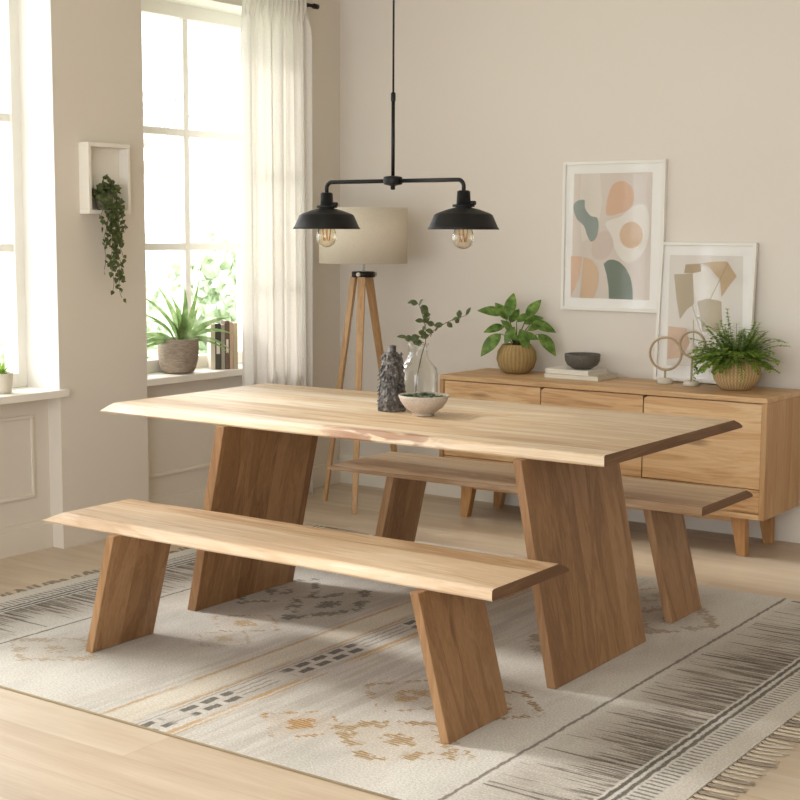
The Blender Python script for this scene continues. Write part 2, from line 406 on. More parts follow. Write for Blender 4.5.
# yellow lines and the dashed stripe of the middle
ybreak = wear.step(.36, .5)
for xc, wd in ((-3.10, .007), (-2.97, .006), (-2.825, .009), (-2.80, .004)): paintmask(jx.band(xc-wd, xc+wd, .004)*ybreak, 'bd9350', .75)
paintmask(jx.band(-3.085, -2.985, .004), 'e6dcc6', .45)
paintmask(jx.band(-2.955, -2.948, .003), '7d746b', .6)
dsh = (jy*11).frac().band(.12, .86, .05); d2 = (jy*11+.4).frac().band(.1, .8, .05)
blk = noise(nt, vec(nt, y*3.1, 4, 0), 1, 1).step(.45, .50)
paintmask(jx.band(-2.936, -2.908, .003)*dsh*blk, '47423f', .85); paintmask(jx.band(-2.886, -2.858, .003)*d2*blk, '47423f', .85)
for xc in (-2.925, -2.898, -2.872): paintmask(jx.band(xc-.004, xc+.004, .003)*(1-blk)*wear.step(.4, .5), '746c66', .6)
# worn medallions
def ring_motif(cx, cy, rx, ry, c, k=.8, n_=2.2):
    q = 9.0                                                         # stepped, woven-looking diamonds
    u = (((jx-cx)/rx*q).floor()+.5).abs()/q; v = (((jy-cy)/ry*q).floor()+.5).abs()/q; d = u+v*.9
    br = noise(nt, vec(nt, x*16+cx, y*16+cy, 1), 1, 3, 0, .65).step(.43, .52)
    weave = (jy*70).frac().band(.1, .75, .1)
    msk = ((d*n_*3.14).sin()).step(.1, .4)*(1-d.step(1.05, 1.12))*br*(weave*.6+.4)
    paintmask((1-d.step(.5, 1.15))*.22, c, k)
    paintmask(msk, c, k)
ring_motif(-3.73, 3.22, .24, .18, 'a8906c', .7, 3.3); ring_motif(-3.41, 3.86, .16, .12, 'a3803f', .75)
ring_motif(-3.62, 4.3, .18, .22, '5e564e', .8, 2.4); ring_motif(-3.33, 4.25, .2, .3, '4b453f', .8, 3.4)
ring_motif(-3.34, 3.66, .12, .1, 'a3803f', .55); ring_motif(-2.56, 3.14, .15, .12, 'a87a28', .95)
ring_motif(-2.25, 3.20, .28, .20, '9c7a38', .9, 3.3); ring_motif(-2.44, 3.55, .18, .17, 'a67f38', .8)
ring_motif(-2.18, 3.62, .16, .15, '8f672e', .95, 2.4); ring_motif(-2.3, 4.35, .2, .24, '917659', .7, 3); ring_motif(-2.15, 4.85, .2, .24, '8f7352', .7, 3)
ring_motif(-3.05, 4.75, .26, .3, '9b8464', .5, 3); ring_motif(-2.35, 5.1, .15, .2, '917659', .6)
# end borders, mirrored: e = distance from the middle of the rug
e = (x+2.9225).abs(); ej = (jx+2.9225).abs()
paintmask(ej.band(1.002, 1.014, .003), '6b635b', .85)
t_ = (e-1.02)/.31                                                   # 0 at the inner line, 1 at the double line
body = ej.band(1.04, 1.325, .004)
clump = noise(nt, vec(nt, y*2.7, e*3, 4), 1, 2).step(.36, .62)
paintmask(body*t_.step(-.1, .5)*(clump*.5+.3), '9a8f83', .85)
w1 = noise(nt, vec(nt, e*3.2, y*64, 1), 1, 2, .25, .4); thr = .66-t_.min(1)*.14-clump*.08
paintmask(body*((w1-thr).step(.0, .05)), '544d46', .75)
row2 = jy*27+(e*3).sin()*.15; rn = white(nt, row2.floor()); off_ = (row2.frac()-.5).abs()
wedge = (t_-(rn*.75+.1))                                            # long tapering teeth, wide at the outer line
paintmask(body*((wedge*.42).min(.26)-off_).step(-.03, .06), '4b443e', .75)
w2 = noise(nt, vec(nt, e*5, y*120, 9), 1, 2)
paintmask(body*w2.step(.52, .62)*.5, 'd9d1c4', .7)
paintmask(ej.band(1.335, 1.349, .003), '3f3a36', .9); paintmask(ej.band(1.362, 1.376, .003), '3f3a36', .85)
paintmask(ej.band(1.385, 1.445, .004)*(jy*42).frac().band(.2, .6, .1), '57504a', .75)
paintmask(e.gt(1.45), 'd6d0c5', .6)
fib = noise(nt, vec(nt, x*150, y*150, 0), 1, 3, 0, .7)
base = mix(nt, fib.step(.42, .66)*.38, base, '94897b'); base = mix(nt, (1-fib.step(.3, .46))*.4, base, 'f3eee6')
nt.links.new(base, b.inputs['Base Color']); bump(nt, b, fine*.6+noise(nt, vec(nt, x*60, y*200, 0), 1, 2)*.4, .55, .004)
RX0, RX1, RY0, RY1 = -4.44, -1.405, 2.853, 5.40
rug = thing('rug', ((RX0+RX1)/2, (RY0+RY1)/2, 0), 'large cream woven rug with faded medallions and dark streaked end borders under the dining table', 'rug')
o = MB().box((RX0, RY0, .0005), (RX1, RY1, RUGZ)).build('pile', RUG); o.parent = rug
o.matrix_parent_inverse = Matrix.Translation(-Vector(rug.location))
FRM = material('fringe_wool', .95, 'c2b6a3', .1)[0]; FRD = material('fringe_wool_grey', .95, '978b7b', .1)[0]; EDG = material('rug_binding', .95, ('9a8b70' if False else '9a8b70'), .1)[0]
for s_, nm in ((0, 'binding'), (1, 'binding')):
    yy = (RY0, RY1)[s_]
    o = MB().tube([(RX0, yy, .0035), (RX1, yy, .0035)], .0034, 8).build(nm, EDG, rug); o.matrix_parent_inverse = Matrix.Translation(-Vector(rug.location))
def tassel(mb, rnd, sgn, L, r=.0028, y0=0, x0=0):
    bend = rnd.uniform(-.02, .02); n = 9; kz = .0036
    for j in range(3):
        pts = []
        for i in range(n+1):
            t = i/n; tw = t*8+j*2.094; a = .0058*(1-.25*t)
            pts.append((x0+sgn*L*(t+rnd.uniform(-.01, .01)), y0+bend*t*t+cos(tw)*a, kz+sin(tw)*.0008))
        pts.append((x0+sgn*L*1.14, y0+bend*1.1+(j-1)*.007, .0022))
        mb.tube(pts, [r*(1 if i < n else .6) for i in range(n+1)]+[.0006], 6)
rnd = random.Random(5); NT = 84; meshes = []
for k in range(6):
    mb = MB(); tassel(mb, rnd, 1, rnd.uniform(.075, .1)); o = mb.build('tassel', FRM if k % 3 else FRD); meshes.append(o.data); bpy.data.objects.remove(o)
for i in range(NT):
    o = bpy.data.objects.new('tassel', meshes[rnd.randrange(6)]); col.objects.link(o); o.parent = rug
    o.location = (RX1+.001-rug.location.x, RY0+.02+(RY1-RY0-.04)*i/(NT-1)-rug.location.y, 0); o.rotation_euler.z = rnd.uniform(-.14, .06)
mb = MB()
for i in range(70): tassel(mb, rnd, -1, rnd.uniform(.04, .065), .0026, RY0+.02+(RY1-RY0-.04)*i/69, RX0)
o = mb.build('fringe', FRD, rug); o.matrix_parent_inverse = Matrix.Translation(-Vector(rug.location)); o['kind'] = 'stuff'

# ------------------------------------------------------------------ sideboard
SX0, SX1, SY0, SY1, SZ0, SZ1 = -3.97, -2.240, 5.99, 6.45, .182, .73
sb = thing('sideboard', ((SX0+SX1)/2, (SY0+SY1)/2, 0), 'long oak sideboard with handleless drawer fronts and slanted feet against the back wall', 'sideboard')
def SB(mb, name, mat, **k):
    o = mb.build(name, mat, sb, **k); o.matrix_parent_inverse = Matrix.Translation(-Vector(sb.location)); return o
T = .024
SB(MB().box((SX0, SY0, SZ1-T), (SX1, SY1, SZ1)), 'top_panel', SBT, bevel=.003)
SB(MB().box((SX0, SY0, SZ0), (SX0+T, SY1, SZ1-T)), 'side_panel', SBS, bevel=.002)
SB(MB().box((SX1-T, SY0, SZ0), (SX1, SY1, SZ1-T)), 'side_panel', SBS, bevel=.002)
SB(MB().box((SX0+T, SY0, SZ0), (SX1-T, SY1, SZ0+T)), 'bottom_panel', SBT, bevel=.002)
SB(MB().box((SX0+T, SY1-.012, SZ0+T), (SX1-T, SY1, SZ1-T)), 'back_panel', SBT)
SB(MB().box((SX0+T, SY0+.035, SZ0+T), (SX1-T, SY0+.05, SZ1-T)), 'inner_carcass', DARKM)
gaps = [SX0+T, -3.384, -2.838, SX1-T]
for i in range(3):
    a, c = gaps[i]+.003, gaps[i+1]-.003
    zs = [(SZ0+T+.003, SZ0+T+.11), (SZ0+T+.114, SZ1-T-.004)]
    for j, (za, zb) in enumerate(zs):
        mb = MB()
        if j == 1 and i > 0:                                        # finger notch in the upper left corner
            nz, nx = .012, .018; y0_, y1_ = SY0+.006, SY0+.03
            outline = [(a, za), (c, za), (c, zb), (a+nx, zb), (a+nx*.6, zb-nz*.35), (a, zb-nz)]
            n = len(outline); mb.poly([(p, y0_, q) for p, q in outline]); mb.poly([(p, y1_, q) for p, q in outline[::-1]])
            for k in range(n):
                p, q = outline[k], outline[(k+1) % n]; mb.poly([(q[0], y0_, q[1]), (p[0], y0_, p[1]), (p[0], y1_, p[1]), (q[0], y1_, q[1])])
        else: mb.box((a, SY0+.006, za), (c, SY0+.03, zb))
        SB(mb, 'drawer_front', SBF)
SB(MB().box((SX0+.10, SY0+.05, SZ0-.03), (SX1-.10, SY0+.085, SZ0-.0005)).box((SX0+.10, SY1-.085, SZ0-.03), (SX1-.10, SY1-.05, SZ0-.0005)), 'base_rail', SBT)
for fx, sx in ((SX0+.145, 1), (SX1-.135, -1)):
    for fy in (SY0+.042, SY1-.095):
        hw = .035
        # outer edge nearly upright, inner edge slanting: narrower at the floor
        xo_t, xi_t = fx-sx*hw, fx+sx*hw*1.1; xo_b, xi_b = fx-sx*hw*1.15, fx+sx*.0
        a, c = sorted((xo_t, xi_t)); a2, c2 = sorted((xo_b, xi_b))
        SB(MB().hexa([(a2, fy, 0), (c2, fy, 0), (c2, fy+.045, 0), (a2, fy+.045, 0), (a, fy, SZ0-.0005), (c, fy, SZ0-.0005), (c, fy+.045, SZ0-.0005), (a, fy+.045, SZ0-.0005)]), 'leg', SBL, bevel=.003)

# ------------------------------------------------------------------ pendant lamp
PX, PY = -3.135, 4.4
pe = thing('pendant_lamp', (PX, PY, 1.36), 'black two-armed pendant lamp with wide metal shades hanging over the table', 'pendant lamp')
def PE(mb, name, mat, parent=pe, **k):
    o = mb.build(name, mat, parent, **k)
    if parent is pe: o.matrix_parent_inverse = Matrix.Translation(-Vector(pe.location))
    return o
PE(MB().lathe([(.055, ZC-.03), (.06, ZC-.02), (.06, ZC)], (PX, PY, 0), 24), 'ceiling_rose', BLACK)
PE(MB().tube([(PX, PY, 1.945), (PX, PY, ZC-.03)], .0038, 8), 'cord', BLACK)
PE(MB().tube([(PX, PY, 1.66), (PX, PY, 1.94)], .0068, 12).lathe([(.0068, 1.935), (.009, 1.938), (.009, 1.965), (.005, 1.97)], (PX, PY, 0), 14), 'stem', BLACK)
PE(MB().lathe([(.006, 1.608), (.009, 1.612), (.009, 1.622), (.016, 1.624), (.034, 1.628), (.036, 1.632), (.036, 1.652), (.033, 1.657), (.012, 1.66)], (PX, PY, 0), 28), 'hub', BLACK)
for s_, xe in ((-1, -3.452), (1, -2.818)):
    pts = [(PX+s_*.03, PY, 1.641), (xe-s_*.025, PY, 1.641)]
    for k in range(1, 7): a = pi/2*k/6; pts.append((xe-s_*.025+s_*.025*sin(a), PY, 1.641-.025+.025*cos(a)))
    pts.append((xe, PY, 1.594)); PE(MB().tube(pts, .0078, 12), 'arm', BLACK)
    prof = [(.017, 1.602), (.024, 1.598), (.026, 1.552), (.04, 1.551), (.041, 1.543), (.028, 1.541), (.06, 1.533), (.098, 1.519), (.107, 1.513), (.126, 1.470), (.133, 1.461), (.131, 1.4605),
            (.1235, 1.469), (.105, 1.510), (.06, 1.529), (.026, 1.535)]
    sh = PE(MB().lathe([(r, z) for r, z in prof], (xe, PY, 0), 56), 'lamp_shade', BLACK)
    PE(MB().tube([(xe+.024, PY, 1.556), (xe+.05, PY, 1.556)], [.009, .008], 12), 'switch', BLACK, sh)
    PE(MB().lathe([(.016, 1.50), (.016, 1.535)], (xe, PY, 0), 18), 'socket', BRASS, sh)
    gl = [(.015, 1.50), (.017, 1.488), (.03, 1.468), (.038, 1.445), (.040, 1.432), (.038, 1.418), (.030, 1.402), (.016, 1.392), (.005, 1.389)]
    PE(MB().lathe(gl, (xe, PY, 0), 28), 'bulb', BGLASS, sh)
    fl = MB()
    for k in range(6):
        a = k*pi/3; fl.tube([(xe+cos(a)*.006, PY+sin(a)*.006, 1.49), (xe+cos(a)*.018, PY+sin(a)*.018, 1.455), (xe+cos(a+.5)*.012, PY+sin(a+.5)*.012, 1.415)], .0016, 5)
    PE(fl, 'filament', FIL, sh)

# ------------------------------------------------------------------ floor lamp
LX, LY = -4.478, 6.02
m, nt, b = material('linen_shade', .9, spec=.1); x, y, z = coords(nt)
wv = noise(nt, vec(nt, x*300, y*300, z*900), 1, 2)*.5+noise(nt, vec(nt, x*900, y*900, z*200), 1, 2)*.5
nt.links.new(ramp(nt, wv, [(.35, 'cbbfac'), (.65, 'e2d9c8')]), b.inputs['Base Color']); bump(nt, b, wv, .3, .001); LINEN = m
fl = thing('floor_lamp', (LX, LY, 0), 'tripod floor lamp with wooden legs and drum linen shade in the corner', 'floor lamp')
def FL(mb, name, mat, parent=fl, **k):
    o = mb.build(name, mat, parent, **k); o.matrix_parent_inverse = Matrix.Translation(-Vector(fl.location)); return o
FL(MB().lathe([(.232, 1.286), (.232, 1.575), (.2295, 1.575), (.2295, 1.286)], (LX, LY, 0), 64, closed=True), 'lamp_shade', LINEN)
FL(MB().tube([(LX, LY, 1.24), (LX, LY, 1.40)], .008, 10), 'pole', WHITE)
FL(MB().lathe([(.056, 1.212), (.062, 1.214), (.062, 1.24), (.056, 1.243)], (LX, LY, 0), 24), 'bracket', DARKM)
for k in range(3):
    a = 2*pi*k/3+.75; FL(MB().tube([(LX+cos(a)*.058, LY+sin(a)*.058, 1.228), (LX+cos(a)*.070, LY+sin(a)*.070, 1.228)], .011, 12), 'bolt', STEEL)
FL(MB().lathe([(.004, 1.31), (.03, 1.33), (.035, 1.36), (.018, 1.41), (.014, 1.45)], (LX, LY, 0), 20), 'bulb', WHITE)
for fx, fy in ((-4.685, 5.955), (-4.345, 5.768), (-4.50, 6.40)):
    d = Vector((fx-LX, fy-LY, 0)).normalized(); n = Vector((-d.y, d.x, 0)); top = Vector((LX, LY, 1.215))+d*.052; bot = Vector((fx, fy, 0))
    hw, hd = .018, .013; P = []
    for c_, s_ in ((bot, .75), (top, 1.1)):
        for i, j in ((-1, -1), (1, -1), (1, 1), (-1, 1)): P.append(c_+n*hw*i*s_+d*hd*j*s_)
    FL(MB().hexa(P), 'leg', LMPW, bevel=.002)

# ------------------------------------------------------------------ plants' materials
def leafmat(name, lo, mid, hi, sc=40, rough=.5, trans=.25):
    m, nt, b = material(name, rough, spec=.4); x, y, z = coords(nt); n = noise(nt, vec(nt, x*sc, y*sc, z*sc), 1, 3)
    c = ramp(nt, n, [(.3, lo), (.5, mid), (.72, hi)]); nt.links.new(c, b.inputs['Base Color'])
    tr = nt.nodes.new('ShaderNodeBsdfTranslucent'); nt.links.new(c, tr.inputs[0]); ms = nt.nodes.new('ShaderNodeMixShader'); ms.inputs[0].default_value = trans
    out = [k for k in nt.nodes if k.type == 'OUTPUT_MATERIAL'][0]
    nt.links.new(b.outputs[0], ms.inputs[1]); nt.links.new(tr.outputs[0], ms.inputs[2]); nt.links.new(ms.outputs[0], out.inputs[0]); return m
LF_DEEP = leafmat('glossy_green_leaf', '446028', '64873a', '90ae58', 30, .35)
LF_FERN = leafmat('fern_green', '5d7a31', '8db048', 'b8d66c', 50)
LF_EUC = leafmat('eucalyptus_leaf', '353f22', '4a5630', '68733f', 60, .6)
LF_IVY = leafmat('ivy_leaf', '384422', '535f36', '78804f', 60, .5)
LF_AGV = leafmat('strap_leaf', '5f7b46', '8aa566', 'c3d2a4', 18, .45, .35)
LF_SUC = leafmat('succulent_leaf', '4f6048', '6c7d62', '95a286', 90, .6, .1)
STEM = material('plant_stem', .7, '5d6238')[0]; STEMB = material('brown_stem', .8, '5b4a33')[0]

# ------------------------------------------------------------------ things on the table
ZT_ = .77
rnd = random.Random(2)
m, nt, b = material('charcoal_ceramic', .5, spec=.5); x, y, z = coords(nt)
n = noise(nt, vec(nt, x*60, y*60, z*60), 1, 4); nt.links.new(ramp(nt, n, [(.35, '2b2826'), (.52, '55504b'), (.7, '97908a')]), b.inputs['Base Color']); bump(nt, b, n, .5, .003); CHAR = m
sc_ = thing('sculptural_bottle', (-3.128, 4.39, ZT_), 'dark charcoal bottle vase with rough flaky relief standing beside the small bowl', 'vase')
prof = [(.050, 0), (.054, .006), (.052, .05), (.045, .10), (.042, .15), (.040, .19), (.034, .213), (.02, .224), (.015, .228), (.0155, .250), (.011, .251), (.010, .23)]
MB().lathe(prof, (0,0,0), 40, fn=lambda t, z, r: r*(1+.05*sin(5*t+z*60)+.04*sin(11*t-z*90)) if z < .22 else r).build('body', CHAR, sc_)
mb = MB()
for i in range(420):
    zz = .012+.20*(i/420); r = (.053-.011*(zz/.16) if zz < .16 else .043-.16*(zz-.16))
    a = rnd.uniform(0, 2*pi); p = Vector((cos(a)*r*.97, sin(a)*r*.97, zz+.014)); out = Vector((cos(a), sin(a), 0))
    d = (Vector((0, 0, -1))+out*rnd.uniform(.15, .6)+Vector((-sin(a), cos(a), 0))*rnd.uniform(-.5, .5))
    L = rnd.uniform(.012, .024); W = rnd.uniform(.008, .015)
    mb.leaf(p, d, L, W, up=out, curl=rnd.uniform(-.4, .5), fold=-.3, n=4, shape=1.1)
mb.build('flakes', CHAR, sc_, solid=.0016)

m, nt, b = material('stoneware_glaze', .45, spec=.4); x, y, z = coords(nt)
n = noise(nt, vec(nt, x*150, y*150, z*150), 1, 3); nt.links.new(ramp(nt, n, [(.3, 'b3a698'), (.7, 'c9beb0')]), b.inputs['Base Color']); STONE = m
bw = thing('bowl', (-2.950, 4.345, ZT_), 'beige stoneware footed bowl filled with small succulents on the dining table', 'bowl')
MB().lathe([(.001, .0005), (.037, .0005), (.039, .003), (.037, .010), (.048, .015), (.071, .032), (.088, .056), (.095, .075), (.094, .078), (.0905, .077), (.084, .058), (.067, .038), (.041, .023), (.001, .021)], (0,0,0), 56).build('bowl_body', STONE, bw)
mb = MB()
for i in range(46):
    a = rnd.uniform(0, 2*pi); r = .076*sqrt(rnd.random()); c = Vector((cos(a)*r, sin(a)*r, .064+.012*(1-r/.076)))
    for k in range(7):
        t = k*2.4+rnd.random(); mb.leaf(c, (cos(t), sin(t), rnd.uniform(.3, 1.0)), .016, .009, curl=-.3, fold=.4, n=3)
mb.build('succulents', LF_SUC, bw)
MB().lathe([(.001, .032), (.055, .034), (.080, .060), (.001, .064)], (0,0,0), 32).build('soil', SOIL, bw)

VX, VY = -3.142, 4.585
va = thing('glass_vase', (VX, VY, ZT_), 'clear glass carafe vase holding a leafy branch behind the small bowl', 'vase')
vp = [(.001, .001), (.068, .001), (.076, .006), (.079, .02), (.079, .125), (.074, .148), (.058, .168), (.044, .184), (.039, .202), (.039, .232), (.044, .246), (.042, .247), (.0365, .232), (.0365, .202), (.0415, .185), (.0555, .168), (.0715, .147), (.0765, .125), (.0765, .02), (.071, .009), (.001, .008)]
MB().lathe(vp, (0,0,0), 56).build('vase_body', VGLASS, va)
br = thing('leafy_branch', (VX, VY, ZT_+.012), 'small green branch with rounded leaves standing in the clear glass vase', 'branch')
camr = Vector((cos(yaw), sin(yaw), 0))
def P2(a, z, d=0): return camr*a + Vector((-sin(yaw), cos(yaw), 0))*d + Vector((0, 0, z))
main = [P2(-.012, .0), P2(-.004, .10), P2(.015, .19), P2(.03, .24), P2(.03, .29), P2(.018, .34), P2(.005, .38), P2(-.008, .40)]
side = [P2(.028, .25), P2(.06, .285, -.01), P2(.105, .315, -.02), P2(.15, .335, -.01), P2(.19, .345, 0)]
side2 = [P2(.024, .235), P2(-.01, .248, .02), P2(-.04, .253, .03)]
side3 = [P2(.02, .29), P2(.045, .33, .03), P2(.04, .36, .05)]
mb = MB().tube(main, [.0022, .0022, .002, .0018, .0016, .0013, .001, .0008], 7)
for s_ in (side, side2, side3): mb.tube(s_, [.0014]*(len(s_)-1)+[.0007], 6)
mb.build('stem', STEMB, br)
mb = MB(); rnd = random.Random(9)
def along(path, t):
    f = t*(len(path)-1); i = min(int(f), len(path)-2); return path[i].lerp(path[i+1], f-i)
for path, ts, L in ((main, [.52, .56, .6, .66, .70, .75, .79, .84, .88, .93, 1.0], .035), (side, [.12, .25, .36, .46, .55, .64, .72, .8, .88, .95, 1.0], .034), (side2, [.1, .35, .5, .7, .85, 1.0], .042), (side3, [.3, .5, .75, 1.0], .034)):
    for k, t in enumerate(ts):
        a = rnd.uniform(0, 2*pi); dz = rnd.uniform(-.2, .7)
        d = camr*cos(a)+Vector((0, 0, 1))*(sin(a)*.6+.2)+Vector((-sin(yaw), cos(yaw), 0))*rnd.uniform(-.6, .6)
        mb.leaf(along(path, t), d, L*rnd.uniform(.75, 1.1), L*.66, up=(rnd.uniform(-1, 1), -1, rnd.uniform(0, 1)), curl=.3, fold=.1, n=6, shape=.95, point=.8)
mb.build('leaves', LF_EUC, br)

# ------------------------------------------------------------------ things on the sideboard
SZ = .73
HEDGE = leafmat('garden_foliage', 'cad8b8', 'dde6cf', 'eef3e6', 3, .8, .5)  # foliage colours paled to stand in for bright haze and overexposure outside
def ribbed(name, lo, mid, hi, ribs, weave=0):
    m, nt, b = material(name, .8, spec=.2); t = nt.nodes.new('ShaderNodeTexCoord'); s = nt.nodes.new('ShaderNodeSeparateXYZ'); nt.links.new(t.outputs['Object'], s.inputs[0])
    x, y, z = [E(nt, s.outputs[i]) for i in range(3)]; an = y._op('ARCTAN2', x); rib = (an*ribs).sin()*.5+.5
    hz = ((z*weave+((an*ribs/3.14159).floor()*.5)).frac()-.5).abs()*2 if weave else noise(nt, vec(nt, x*60, y*60, z*30), 1, 3)
    n = noise(nt, vec(nt, x*50, y*50, z*50), 1, 3)
    v = rib*.4+hz*.3+n*.3
    nt.links.new(ramp(nt, v, [(.2, lo), (.5, mid), (.8, hi)]), b.inputs['Base Color']); bump(nt, b, v, .5, .003); return m
RATT = ribbed('ribbed_wicker', '937a4c', 'a58b5d', 'b09a70', 30); WEAV = ribbed('woven_seagrass', 'ab8e63', 'c2a678', 'd6bd92', 40, 60)
pp = thing('potted_plant', (-3.695, 6.29, SZ), 'broad-leaved green plant in a round ribbed basket pot at the left of the sideboard', 'plant')
MB().lathe([(.050, .001), (.064, .004), (.092, .035), (.104, .075), (.098, .115), (.078, .146), (.074, .151), (.069, .149), (.066, .13), (.001, .13)], (0,0,0), 48,
   fn=lambda t, z, r: r*(1+.007*cos(30*t)) if r > .05 else r).build('basket_pot', RATT, pp)
MB().lathe([(.001, .1305), (.064, .1305), (.066, .138), (.001, .142)], (0,0,0), 30).build('soil', SOIL, pp)
rnd = random.Random(14); mb = MB(); st = MB()
spec = [((503, 318), (481, 314)), ((508, 321), (513.5, 299)), ((526, 322), (539, 305)), ((530, 327), (553, 334)), ((537, 337), (553, 355)), ((501, 337), (483, 356)), ((505, 331), (486, 336)), ((519, 332), (526, 351)),
        ((508, 324), (497, 308)), ((516, 325), (530, 319)), ((506, 338), (518, 343)), ((524, 328), (543, 322)), ((512, 335), (502, 325)), ((520, 338), (535, 342)), ((514, 330), (506, 345)), ((528, 334), (541, 331)), ((511, 327), (520, 314))]
for k, ((bx, by), (tx, ty)) in enumerate(spec):                     # leaf base and tip, in 1/190 m about the pot's foot
    f = lambda x, y, dd: P2((x-517)/190, (376-y)/190, dd)
    dep = (-.06, .02, .0, -.03, -.07, -.05, .03, -.09, .05, -.04, -.08, .05, -.02, -.07, -.06, .02, .06)[k]
    base = f(bx, by, dep*.6); tip = f(tx, ty, dep); d = tip-base; L = d.length*1.12
    st.tube([P2((bx-517)/1500, .134, dep*.15), base.lerp(P2(0, .14, 0), .45)+Vector((0, 0, .012)), base], [.0032, .0026, .0018], 6)
    mb.leaf(base, d+Vector((0, 0, .018)), L, L*(.46 if k < 8 else .5), up=Vector((sin(yaw)*.9, -cos(yaw)*.9, .75)), curl=.5, fold=.2, n=9, shape=.82, point=.85)
mb.build('foliage', LF_DEEP, pp); st.build('stems', STEM, pp)

m, nt, b = material('book_pages', .85); x, y, z = coords(nt); n = (z*900).sin()*.5+.5
nt.links.new(mix(nt, n, 'ddd4c4', 'efe8da'), b.inputs['Base Color']); PAGES = m
def flat_book(loc, w_, d_, h_, cover, label, rz, group):
    r = thing('book', loc, label, 'book', group, rz); c = MB(); t = .0025
    c.box((-w_/2, -d_/2, 0), (w_/2, d_/2, t)).box((-w_/2, -d_/2, h_-t), (w_/2, d_/2, h_)).box((-w_/2, -d_/2, t), (-w_/2+t, d_/2, h_-t))
    c.build('cover', cover, r, .0006); MB().box((-w_/2+t, -d_/2+.003, t), (w_/2-.004, d_/2-.003, h_-t)).build('pages', PAGES, r); return r
BKW = material('white_book_cover', .6, 'efebe4')[0]; BKG = material('grey_beige_book_cover', .7, 'cbc3b2')[0]
flat_book((-3.322, 6.29, SZ), .30, .22, .024, BKG, 'wide grey beige book at the bottom of the pair under the dark bowl', .02, 'books lying on the sideboard')
flat_book((-3.345, 6.29, SZ+.0242), .25, .19, .022, BKW, 'white book on top of the pair under the dark bowl', -.06, 'books lying on the sideboard')
m, nt, b = material('dark_clay', .55, spec=.4); x, y, z = coords(nt); n = noise(nt, vec(nt, x*120, y*120, z*120), 1, 3)
nt.links.new(ramp(nt, n, [(.3, '57534c'), (.7, '6a655d')]), b.inputs['Base Color']); CLAY = m
db = thing('bowl', (-3.312, 6.285, SZ+.0464), 'small dark grey clay bowl sitting on the two stacked books', 'bowl')
MB().lathe([(.001, .0005), (.042, .0005), (.050, .004), (.076, .020), (.087, .042), (.090, .072), (.0885, .076), (.085, .074), (.081, .044), (.068, .025), (.001, .012)], (0,0,0), 48).build('bowl_body', CLAY, db)

def frame(name, loc, w_, h_, tilt, label, art, aspect_mats):
    r = thing(name, loc, label, 'picture'); r.rotation_euler.x = -tilt                 # top leans back on the wall
    fw_, dp = .016, .026
    f = MB(); f.box((-w_/2, -dp, 0), (-w_/2+fw_, 0, h_)).box((w_/2-fw_, -dp, 0), (w_/2, 0, h_)).box((-w_/2+fw_, -dp, 0), (w_/2-fw_, 0, fw_)).box((-w_/2+fw_, -dp, h_-fw_), (w_/2-fw_, 0, h_))
    f.build('frame', WHITE, r, .0015)
    MB().box((-w_/2+fw_, -.012, fw_), (w_/2-fw_, -.001, h_-fw_)).build('mat_board', MATB, r)
    mb = MB(); Y = -.0125
    for k, (mi, pts) in enumerate(art):
        q = [(-w_/2+u*w_, Y-.00025*k, h_*(1-v)) for u, v in pts]; mb.poly(q, mi)
        # give each paper shape its thickness towards the board
    mb.build('print', aspect_mats, r)
    MB().box((-w_/2+fw_, -.0215, fw_), (w_/2-fw_, -.020, h_-fw_)).build('glass', FGLASS, r)
    return r
MATB = material('mat_board', .9, 'f8f6f2')[0]
def flat(n, c): return material(n, .9, c, .1)[0]
ARTM = [flat('art_ground', 'ddd1c6'), flat('art_cream', 'eae3d9'), flat('art_peach', 'deb99c'), flat('art_mauve', 'd8c6ba'), flat('art_sage', '949e96'), flat('art_green', '7b8679'), flat('art_sand', 'dcbd9c'), flat('art_pale_reflection', 'e4dbd0')]
def smooth(pts, n=6, mapf=lambda x, y: (x, y)):
    out = []; N = len(pts)
    for i in range(N):
        p0, p1, p2, p3 = pts[i-1], pts[i], pts[(i+1) % N], pts[(i+2) % N]
        for k in range(n):
            t = k/n; q = []
            for c in (0, 1):
                q.append(.5*(2*p1[c]+(p2[c]-p0[c])*t+(2*p0[c]-5*p1[c]+4*p2[c]-p3[c])*t*t+(3*p1[c]-p0[c]-3*p2[c]+p3[c])*t**3))
            out.append(mapf(*q))
    return out
f1 = lambda x, y: ((x-15)/485, (y-55)/708)
def circ(cx, cy, rx, ry): return [(cx+rx*cos(a*pi/4), cy+ry*sin(a*pi/4)) for a in range(8)]
